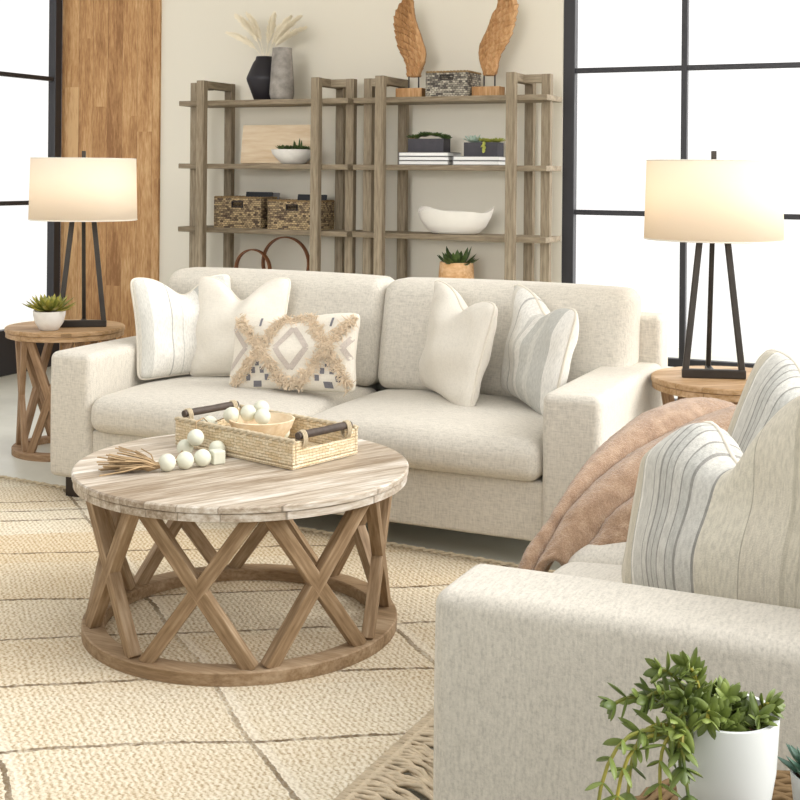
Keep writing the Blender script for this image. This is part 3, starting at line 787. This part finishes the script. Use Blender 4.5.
for label, x, y, r_ in (('smaller brown leather ring sculpture on the lowest visible shelf', -3.915, 6.44, .118), ('larger brown leather ring sculpture overlapping the smaller one', -3.72, 6.49, .157)):
    rt_ = thing('ring_sculpture', label, 'ornament', (x, y, T4))
    MB().box(-.06, .06, -.03, .03, 0, .02).build('base_block', m_leg, rt_, bevel=.003)
    mb = MB(); vs = []
    n = 64
    for k_ in range(n):
        a_ = 2*pi*k_/n
        for rr, yy in ((r_-.006, -.016), (r_+.002, -.016), (r_+.002, .016), (r_-.006, .016)): vs.append((rr*cos(a_), yy, r_+.016+rr*sin(a_)))
    mb.add(vs, [(k_*4+j, k_*4+(j+1) % 4, ((k_+1) % n)*4+(j+1) % 4, ((k_+1) % n)*4+j) for k_ in range(n) for j in range(4)])
    mb.build('hoop', m_ring, rt_, smooth=40)

# carved wings
def wing(label, loc, mirror, outline, rods):
    """outline: rows (z, inner x, outer x), local to the base block's centre"""
    root = thing('wing_sculpture', label, 'sculpture', loc)
    MB().box(-.08, .08, -.045, .045, 0, .052).build('base_block', m_wing, root, bevel=.002)
    for x in rods: MB().tube([(x, 0, .05), (x, 0, .16)], .0045, 8).build('rod', m_leg, root, smooth=60)
    nz, nx = 170, 44; rows = outline
    def row(t_):
        q = t_*(len(rows)-1); i = min(int(q), len(rows)-2); f_ = q-i
        def cr(j):
            p0, p1, p2, p3 = rows[max(i-1, 0)][j], rows[i][j], rows[i+1][j], rows[min(i+2, len(rows)-1)][j]
            return .5*(2*p1+(p2-p0)*f_+(2*p0-5*p1+4*p2-p3)*f_*f_+(3*p1-p0-3*p2+p3)*f_**3)
        return cr(0), cr(1), cr(2)
    def fn(s_, t_, sd):
        z, a_, b_ = row(t_)
        # feathers sweep down and outwards: curved rows with stepped edges
        c_ = 1-s_
        ph = t_*12-(s_-.3)*2.6*(1-.3*t_)+.12*sin(s_*9)
        fr = ph-floor(ph)
        cols = s_*(3+4*t_)+.3*sin(ph); fc = cols-floor(cols)
        edge = .008*(fr-.5)*min(1, t_*3)
        x = a_+(b_-a_)*s_+edge*(s_**4)*(1 if b_ > a_ else -1)
        th = .022*(max(0, 1-(2*s_-1)**4))**.5*(1-.45*t_)+.003
        rel = .017*fr**1.6+.009*(1-abs(fc-.5)*2)
        y = sd*(th+(rel if True else 0)*(max(0, 1-(2*s_-1)**6)))
        return (x, y, z)
    mb = MB(); mb.grid(lambda s_, t_: fn(s_, t_, -1), nx, nz, flip=mirror).grid(lambda s_, t_: fn(s_, t_, 1), nx, nz, flip=not mirror)
    mb.build('carved_feathers', m_wing, root, smooth=38)
    return root
# px→m about .0053; rows from foot to tip
wl = [(.116, .048, -.022), (.146, .056, -.03), (.175, .07, -.032), (.205, .081, -.043), (.244, .086, -.065), (.274, .081, -.081), (.313, .067, -.094), (.353, .054, -.102), (.382, .041, -.108), (.412, .03, -.113), (.451, .018, -.112), (.481, .013, -.105), (.51, .009, -.09), (.54, .005, -.066), (.57, -.002, -.036), (.59, -.008, -.016)]
wing('carved mango wood wing curving towards the oak corner, on top of the bookcase', (-2.895, 6.45, T1), True, wl, (-.018, .042))
wr = [(.113, -.023, .037), (.143, -.033, .053), (.172, -.044, .058), (.212, -.054, .067), (.241, -.057, .08), (.281, -.052, .107), (.31, -.039, .123), (.35, -.019, .139), (.389, -.001, .15), (.409, .006, .155), (.448, .02, .164), (.478, .042, .168), (.507, .05, .164), (.537, .053, .146), (.566, .066, .122), (.59, .078, .1)]
wing('carved mango wood wing curving towards the back window, on top of the bookcase', (-2.437, 6.45, T1), False, wr, (-.025, .038))
basket('storage_basket', 'grey and cream woven basket between the two carved wings', (-2.655, 6.48, T1), .25, .2, .135, m_basketg)

# books
def book(label, x, y, z, w, d, h, rz=0):
    root = thing('book', label, 'book', (x, y, z), rz, 'books lying on the bookcase shelf')
    MB().box(-w/2+.004, w/2-.003, -d/2+.004, d/2-.001, .003, h-.003).build('pages', m_white, root)
    MB().box(-w/2, w/2, -d/2, d/2, 0, .003).box(-w/2, w/2, -d/2, d/2, h-.003, h).box(-w/2, -w/2+.003, -d/2, d/2, .003, h-.003).build('cover', m_slate, root)
for k_, (lab, w) in enumerate((('bottom white-paged book of the stack of three', .3), ('middle white-paged book of the stack of three', .3), ('top white-paged book of the stack of three, right under the dark green planter', .3))):
    book(lab, -2.785, 6.46, T2+.0235*k_, w, .19, .0225, R((0, .8, -.6)[k_]))
for k_, lab in enumerate(('lower white-paged book of the stack of two by the bookcase post', 'upper white-paged book of the stack of two, right under the pale blue agave planter')):
    book(lab, -2.475, 6.46, T2+.0245*k_, .27, .19, .0235, R((0, 1)[k_]))
def trough(w, d, h, t_=.008):
    return MB().box(-w/2, w/2, -d/2, -d/2+t_, 0, h).box(-w/2, w/2, d/2-t_, d/2, 0, h).box(-w/2, -w/2+t_, -d/2+t_, d/2-t_, 0, h).box(w/2-t_, w/2, -d/2+t_, d/2-t_, 0, h).box(-w/2+t_, w/2-t_, -d/2+t_, d/2-t_, 0, t_)
rn = random.Random(8); mb = MB()
for i in range(9): rosette(mb, (-.095+.024*i, rn.uniform(-.025, .025), .074+.02*sin(pi*i/8)), rn.uniform(.034, .048), 14, .3, .7, .35, .1, rn)
mo = MB(); rosette(mo, (-.092, -.02, .07), .03, 12, .3, .6, .3, .1, rn)
potted('planter_box', 'charcoal planter box of dark succulents on the stack of three books', (-2.79, 6.46, T2+.0715), trough(.215, .1, .074), m_char, [('foliage', mb, m_dkleaf), ('orange_rosette', mo, m_twine)], MB().box(-.1, .1, -.042, .042, .055, .065), potname='box')
mb = MB(); rosette(mb, (-.06, 0, .075), .075, 22, .16, .8, .3, .1, rn); ml = MB()
for i in range(6): rosette(ml, (-.0+.02*i, rn.uniform(-.03, .02), .075+.01*rn.random()), rn.uniform(.03, .045), 14, .25, .7, .3, .1, rn)
for i in range(5): leaf(ml, (.02, -.05, .08-.01*i), (rn.uniform(-.4, .4), -.5, -1), .03, .009, .2, .5)
potted('planter_box', 'charcoal planter box with a pale blue agave rosette on the stack of two books', (-2.462, 6.455, T2+.049), trough(.195, .1, .075), m_char, [('blue_rosette', mb, m_agave), ('foliage', ml, m_lime)], MB().box(-.088, .088, -.042, .042, .055, .065), potname='box')

# free-form bowl
def bowl_fn(a, b):
    an = 2*pi*a; prof_ = [(0, 0), (.5, .0), (.62, .03), (.8, .28), (.93, .62), (1., 1.), (.965, .99), (.88, .62), (.72, .25), (.5, .1), (0, .09)]
    q = b*(len(prof_)-1); i = min(int(q), len(prof_)-2); f_ = q-i
    r_ = prof_[i][0]*(1-f_)+prof_[i+1][0]*f_; z = prof_[i][1]*(1-f_)+prof_[i+1][1]*f_
    wv = .012*sin(3*an+.6)+.008*sin(5*an)
    rx = .222*r_*(1+.03*sin(3*an)); ry = .115*r_
    return (rx*cos(an), ry*sin(an), z*(.125+wv+.012*abs(cos(an))**3))
o = MB().grid(bowl_fn, 64, 30, flip=True).build('decorative_bowl', m_plaster, smooth=60); o.location = (-2.63, 6.46, T3)
tag(o, 'long white free-form bowl with a wavy rim alone on its shelf', 'bowl')
mb = MB(); rn = random.Random(21)
for i in range(30):
    a_ = i*2.4; el = rn.uniform(.15, 1.0); leaf(mb, (.03*cos(a_), .03*sin(a_), .2), (cos(a_)*cos(el), sin(a_)*cos(el), sin(el)), rn.uniform(.085, .13), .017, .15, .3)
potted('potted_plant', 'leafy dark succulent in a turned tan wooden pot behind the sofa back', (-2.615, 6.45, T4),
       MB().lathe([(0, 0), (.075, 0), (.095, .04), (.1, .12), (.093, .225), (.083, .225), (.085, .18), (0, .18)], 40), m_potwood, [('foliage', mb, m_dkleaf)], MB().lathe([(0, .204), (.08, .2)], 24, cap=False))

# small succulent on the end table
mb = MB(); rn = random.Random(4)
for i in range(44):
    a_ = i*2.4; t_ = i/44; el = .02+1.25*t_; L = .115*(1-.45*t_)*rn.uniform(.85, 1.1)
    leaf(mb, (.025*cos(a_), .025*sin(a_), .088), (cos(a_)*cos(el), sin(a_)*cos(el), sin(el)), L, .011, .16, .4)
potted('potted_succulent', 'small succulent in a pale marbled bowl on the end table by the oak corner', (-3.80, 4.50, .578),
       MB().lathe([(0, 0), (.036, 0), (.042, .004), (.062, .035), (.071, .07), (.072, .088), (.067, .088), (.064, .07), (0, .065)], 40), m_marble, [('foliage', mb, m_succ)], MB().lathe([(0, .08), (.066, .078)], 24, cap=False))

# ---------------------------------------------------------------- on the coffee table
ZT = CT[2]+.458
TR = R(-15); tray = thing('serving_tray', 'woven rush tray with dark wood handles on the coffee table', 'tray', (-1.935, 3.262, ZT+.001), TR)
tw, td, thh, tt = .50, .275, .078, .012
mb = MB(); mb.box(-tw/2, tw/2, -td/2, td/2, 0, tt)
for yy in (-td/2, td/2-tt): mb.box(-tw/2, tw/2, yy, yy+tt, tt, thh)
for xx in (-tw/2, tw/2-tt):
    mb.box(xx, xx+tt, -td/2+tt, td/2-tt, tt, thh*.68); mb.box(xx, xx+tt, -td/2+tt, -td/2+.05, thh*.68, thh); mb.box(xx, xx+tt, td/2-.05, td/2-tt, thh*.68, thh)
mb.build('tray_body', m_tray, tray, uvbox=True, bevel=.004)
P = []
for (a_, b_) in (((-1, -1), (1, -1)), ((1, 1), (-1, 1))):
    mb = MB(); rope(mb, [(a_[0]*tw/2+(b_[0]-a_[0])*tw/2*k_/45, a_[1]*(td/2-.006), thh) for k_ in range(46)], .0075); mb.build('rim', m_rope, tray, smooth=180)
for s_ in (-1, 1):
    xx = s_*(tw/2-.008)
    mb = MB().tube([(xx, -td*.40, thh+.013), (xx, -td*.2, thh+.0135), (xx, 0, thh+.013), (xx, td*.2, thh+.0135), (xx, td*.40, thh+.013)], [.0105, .0115, .011, .0115, .0105], 14)
    hd = mb.build('handle', m_plain('dark_branch', '4C423B', .6, .3, var=.35, vs=40) if s_ < 0 else bpy.data.materials['dark_branch'], tray, smooth=60)
    for s2 in (-1, 1):
        yy = s2*(td/2-.045); mb = MB()
        for k_ in range(3):
            c0 = yy+(k_-1)*.006
            mb.tube([(xx+.0155*cos(a2), c0, thh+.002+.024*sin(a2)) for a2 in [2*pi*q/14 for q in range(14)]], .003, 5, True)
        mb.build('rope_tie', m_rope, hd, smooth=180)
bw_ = MB().lathe([(0, 0), (.05, 0), (.058, .004), (.09, .05), (.1, .076), (.094, .077), (.083, .05), (.05, .018), (0, .016)], 48).build('wooden_bowl', m_bowlwood, smooth=50)
bw_.location = (-1.955, 3.275, ZT+tt+.002); tag(bw_, 'blond wooden bowl inside the woven tray', 'bowl')
gl_ = thing('bead_garland', 'string of pale wooden beads with a jute tassel, trailing from the tray onto the table', 'garland', (-2.03, 3.03, ZT))
br_ = .0245; loc0 = V(gl_.location)
beads = [(-2.037, 2.905), (-2.008, 2.950), (-1.982, 2.997), None, (-2.008, 3.112)]
B3 = [V((x[0], x[1], ZT+br_)) if x else None for x in beads]
far = [V((-2.10, 3.085, ZT+br_)), V((-2.062, 3.082, ZT+.058))]
inb = [V((-2.115, 3.235, ZT+.066)), V((-2.035, 3.232, ZT+.10)), V((-1.995, 3.262, ZT+.105)), V((-1.99, 3.33, ZT+.108)), V((-1.945, 3.262, ZT+.098)), V((-1.90, 3.30, ZT+.05))]
for p in [q for q in B3 if q]+far+inb:
    MB().ball(p-loc0, br_, 20, 12).build('bead', m_bead, gl_, smooth=180)
cu = MB().box(-.019, .019, -.019, .019, -.019, .019).build('cube_bead', m_bead, gl_, bevel=.004); cu.location = V((-1.966, 3.048, ZT+.0195))-loc0; cu.rotation_euler = (0, 0, R(55))
mb = MB(); mb.tube([p-loc0 for p in (B3[0], B3[1], B3[2], V((-1.966, 3.048, ZT+.02)), B3[4])], .002, 5)
mb.tube([p-loc0 for p in (B3[0], V((-2.075, 2.985, ZT+.006)), far[0], far[1], V((-2.10, 3.14, ZT+.09)), V((-2.10, 3.18, ZT+.095)), inb[0], inb[1], inb[2], inb[4])], .002, 5)
mb.build('cord', m_twine, gl_, smooth=180)
mb = MB(); rn = random.Random(2); td0 = V((-2.055, 2.880, ZT+.016))-loc0; dd = V((-.128, -.04, 0))
mb.tube([td0+V((.012, .016, .004)), td0-V((.02, .01, 0)), td0+dd*.25], [.008, .013, .011], 8)
for i in range(80):
    sp_ = V((rn.gauss(0, .01), rn.gauss(0, .028), rn.uniform(-.012, .03))); p0 = td0+V((rn.gauss(0, .004), rn.gauss(0, .005), rn.uniform(-.003, .007)))
    L = rn.uniform(.6, 1.05); p1 = p0+dd*.5*L+sp_*.8; p2 = p0+dd*L+sp_*1.3+V((rn.gauss(0, .01), rn.gauss(0, .012), 0))
    p1.z = max(p1.z, -0+.004); p2.z = max(.003, p2.z-.004); mb.tube([p0, p0*.5+p1*.5+V((0, 0, .004)), p1, p1*.5+p2*.5, p2], .0021, 4)
mb.build('tassel', m_twine, gl_, smooth=60)

# ---------------------------------------------------------------- foreground: woven drum table with two pots
ST = (-.19, 1.525, 0); SZ = .512
sd = thing('side_table', 'round woven seagrass drum table beside the loveseat arm, mostly out of the picture', 'side table', ST)
mb = MB(); n = 96
def drum(a, b):
    an = 2*pi*a; prof_ = [(.0, SZ), (.06, SZ), (.15, SZ+.001), (.20, SZ), (.21, SZ-.01), (.207, SZ-.15), (.19, .2), (.205, .0)]
    q = b*(len(prof_)-1); i = min(int(q), len(prof_)-2); f_ = q-i
    r_ = prof_[i][0]*(1-f_)+prof_[i+1][0]*f_; z = prof_[i][1]*(1-f_)+prof_[i+1][1]*f_
    return (r_*cos(an), r_*sin(an), z)
mb.grid(drum, 96, 42)
for k_, (a_, b_) in list(mb.uv.items()): mb.uv[k_] = (a_*1.05, b_*.9)
mb.build('woven_body', m_seag, sd, smooth=60)
mb = MB()
for r_ in [.012*k_+.006 for k_ in range(1, 17)]:
    m_ = max(14, int(r_*420)); mb.tube([(r_*cos(2*pi*k_/m_), r_*sin(2*pi*k_/m_), SZ+.001+.0025*sin(k_*2.6)) for k_ in range(m_)], .0055, 5, True)
mb.build('coiled_top', m_seag, sd, smooth=180)
mb = MB(); hc = V((-.155, -.085, SZ+.008))
rope(mb, [hc+V((.032*cos(2*pi*k_/40), .032*sin(2*pi*k_/40), .004*sin(4*pi*k_/40))) for k_ in range(41)], .0055)
mb.build('rope_handle', m_rope, sd, smooth=180)

def sprig(mb, st, p0, p1, bend, rn, L=.034, n=7):
    p0, p1 = V(p0), V(p1); c_ = (p0+p1)/2+V(bend)
    q = lambda s_: p0*(1-s_)**2+c_*2*s_*(1-s_)+p1*s_*s_
    st.tube([q(k_/8) for k_ in range(9)], .0022, 5)
    for i in range(n):
        s_ = .25+.75*i/(n-1); d = (q(min(1, s_+.05))-q(s_-.05)).normalized(); o_ = d.orthogonal().normalized(); o_.rotate(M.Rotation(i*1.57+rn.uniform(-.4, .4), 3, d))
        for sg in (-1, 1):
            dd_ = (o_*sg*(1 if i < n-1 else .5)+d*.55); leaf(mb, q(s_), dd_, L*rn.uniform(.75, 1.15)*(1 if i < n-1 else .8), L*.19, .12, .38, up=d if abs(dd_.normalized().dot(d)) < .95 else V((0, 0, 1)))
    for k_ in range(5):
        a_ = k_*1.26; d = (q(1)-q(.9)).normalized(); o_ = d.orthogonal().normalized(); o_.rotate(M.Rotation(a_, 3, d)); leaf(mb, q(1), o_+d*.8, L*.8, L*.2, .1, .38, up=d)
PX, PY = -.270, 1.528
mb = MB(); st = MB(); rn = random.Random(17)
rx, ry = V((.909, .417, 0)), V((-.417, .909, 0))       # across and away from where the pot is seen
def w_(a, b, z): p = rx*a+ry*b; return (p.x, p.y, z)
tops = [((-.03, 0), (-.08, -.02, .20), (0, 0, .04)), ((-.03, -.02), (-.135, -.03, .165), (-.01, 0, .05)), ((-.04, -.03), (-.165, -.085, .062), (-.05, -.03, .11)), ((-.04, -.03), (-.145, -.085, .045), (-.05, -.03, .11)), ((-.02, 0), (-.05, -.02, .205), (0, 0, .04)), ((-.03, .02), (-.04, .0, .19), (0, 0, .02)), ((-.03, -.02), (-.098, -.03, .172), (-.01, 0, .05)), ((-.03, -.03), (-.075, -.06, .150), (0, 0, .05)),
        ((-.02, -.02), (-.035, -.06, .16), (0, 0, .04)), ((0, 0), (-.0, -.01, .165), (0, 0, .02)), ((.025, 0), (.05, -.012, .158), (0, 0, .02)), ((.03, -.02), (.034, -.03, .15), (0, 0, .02)),
        ((-.04, -.03), (-.062, -.085, .085), (-.03, -.03, .10)), ((-.04, -.02), (-.125, -.06, .075), (-.04, -.03, .10)), ((-.04, -.035), (-.09, -.075, .06), (-.04, -.03, .10)), ((-.035, 0), (-.08, .02, .155), (0, 0, .03)),
        ((-.04, -.03), (-.07, -.08, .115), (-.02, -.02, .06)), ((-.03, -.01), (-.06, -.04, .175), (0, 0, .03))]
for i in range(12):
    a_ = i*2.4; r_ = rn.uniform(.015, .04); tops.append(((r_*.5*cos(a_)-.01, r_*.5*sin(a_)), (r_*cos(a_)-.018, r_*sin(a_), rn.uniform(.135, .16)), (0, 0, .01)))
for (a_, b_), e_, bd in tops: sprig(mb, st, w_(a_, b_, .118), w_(*e_), w_(*bd), rn, .028, 6)
pot = MB().lathe([(0, 0), (.034, 0), (.042, .003), (.052, .03), (.060, .08), (.0635, .142), (.0635, .145), (.058, .145), (.055, .08), (0, .08)], 64)
root = potted('potted_jade_plant', 'leafy trailing green succulent in a large white pot beside the loveseat arm', (PX, PY, SZ+.006), pot, m_pot, [('foliage', mb, m_jade), ('stems', st, m_succ)], MB().lathe([(0, .122), (.057, .118)], 32, cap=False))
mb = MB(); rn = random.Random(6)
for i in range(46):
    a_ = i*2.39996; t_ = i/46; el = .1+1.35*t_; L = .05*(1-.3*t_)
    leaf(mb, (.008*cos(a_), .008*sin(a_), .055), (cos(a_)*cos(el), sin(a_)*cos(el), sin(el)), L, .0075, .2, .5, pointy=1.3)
potted('potted_haworthia', 'spiky blue-green succulent in a small white pot at the edge of the picture', (-.166, 1.60, SZ+.006), MB().lathe([(0, 0), (.026, 0), (.031, .003), (.037, .058), (.037, .06), (.034, .06), (.033, .045), (0, .045)], 40), m_pot, [('foliage', mb, m_haw)], MB().lathe([(0, .052), (.033, .05)], 24, cap=False))

# ---------------------------------------------------------------- light
w = bpy.data.worlds.new('daylight'); S.world = w; w.use_nodes = True; nt = w.node_tree; nt.nodes.clear()
tc = nt.nodes.new('ShaderNodeTexCoord'); dp = nt.nodes.new('ShaderNodeVectorMath'); dp.operation = 'DOT_PRODUCT'
dv = V((.80, .38, .46)).normalized(); dp.inputs[1].default_value = dv
nt.links.new(tc.outputs['Generated'], dp.inputs[0])
rp = nt.nodes.new('ShaderNodeMapRange'); rp.inputs['From Min'].default_value = -.5; rp.inputs['From Max'].default_value = 1.
rp.inputs['To Min'].default_value = 0; rp.inputs['To Max'].default_value = 1
nt.links.new(dp.outputs['Value'], rp.inputs['Value'])
pw = nt.nodes.new('ShaderNodeMath'); pw.operation = 'POWER'; pw.inputs[1].default_value = 4; nt.links.new(rp.outputs[0], pw.inputs[0])
mu = nt.nodes.new('ShaderNodeMath'); mu.operation = 'MULTIPLY_ADD'; mu.inputs[1].default_value = 2.6; mu.inputs[2].default_value = 1.12; nt.links.new(pw.outputs[0], mu.inputs[0])
bg = nt.nodes.new("ShaderNodeBackground"); bg.inputs[0].default_value = (1, .99, .975, 1); 
dp2 = nt.nodes.new('ShaderNodeVectorMath'); dp2.operation = 'DOT_PRODUCT'; dp2.inputs[1].default_value = V((.15, -.98, .085)).normalized()
nt.links.new(tc.outputs['Generated'], dp2.inputs[0])
mx2 = nt.nodes.new('ShaderNodeMath'); mx2.operation = 'MAXIMUM'; mx2.inputs[1].default_value = 0; nt.links.new(dp2.outputs['Value'], mx2.inputs[0])
pw2 = nt.nodes.new('ShaderNodeMath'); pw2.operation = 'POWER'; pw2.inputs[1].default_value = 80; nt.links.new(mx2.outputs[0], pw2.inputs[0])
mu2 = nt.nodes.new('ShaderNodeMath'); mu2.operation = 'MULTIPLY_ADD'; mu2.inputs[1].default_value = 24.; nt.links.new(pw2.outputs[0], mu2.inputs[0]); nt.links.new(mu.outputs[0], mu2.inputs[2])
nt.links.new(mu2.outputs[0], bg.inputs[1])
wo = nt.nodes.new('ShaderNodeOutputWorld'); nt.links.new(bg.outputs[0], wo.inputs[0])
sl = bpy.data.lights.new('sun', 'SUN'); sl.energy = 2.0; sl.angle = R(28); sl.color = (1, .98, .95)
so = bpy.data.objects.new('sun', sl); C.objects.link(so); so.rotation_euler = V((.82, .22, .52)).to_track_quat('Z', 'Y').to_euler()

# ---------------------------------------------------------------- camera
cam = bpy.data.cameras.new('camera'); co = bpy.data.objects.new('camera', cam); C.objects.link(co)
cam.sensor_width = 36; cam.lens = 1259.3*36/800; cam.clip_start = .05
yaw, roll = .43062, .00893
c_, s_ = cos(yaw), sin(yaw); r0 = V((c_, s_, 0)); u0 = V((0, 0, 1)); fw = V((-s_, c_, 0))
r_ = r0*cos(roll)+u0*sin(roll); u_ = -r0*sin(roll)+u0*cos(roll)
m_ = M((r_, u_, -fw)).transposed().to_4x4(); m_.translation = V((0, 0, 1.30)); co.matrix_world = m_
cam.shift_y = (173.07-400)/800
S.camera = co
S.view_settings.view_transform = 'Standard'; S.view_settings.look = 'None'; S.view_settings.gamma = 1; S.view_settings.exposure = 0
S.view_settings.use_curve_mapping = False
S.cycles.use_denoising = True
S.cycles.max_bounces = 8; S.cycles.transparent_max_bounces = 16
S.cycles.sample_clamp_indirect = 6
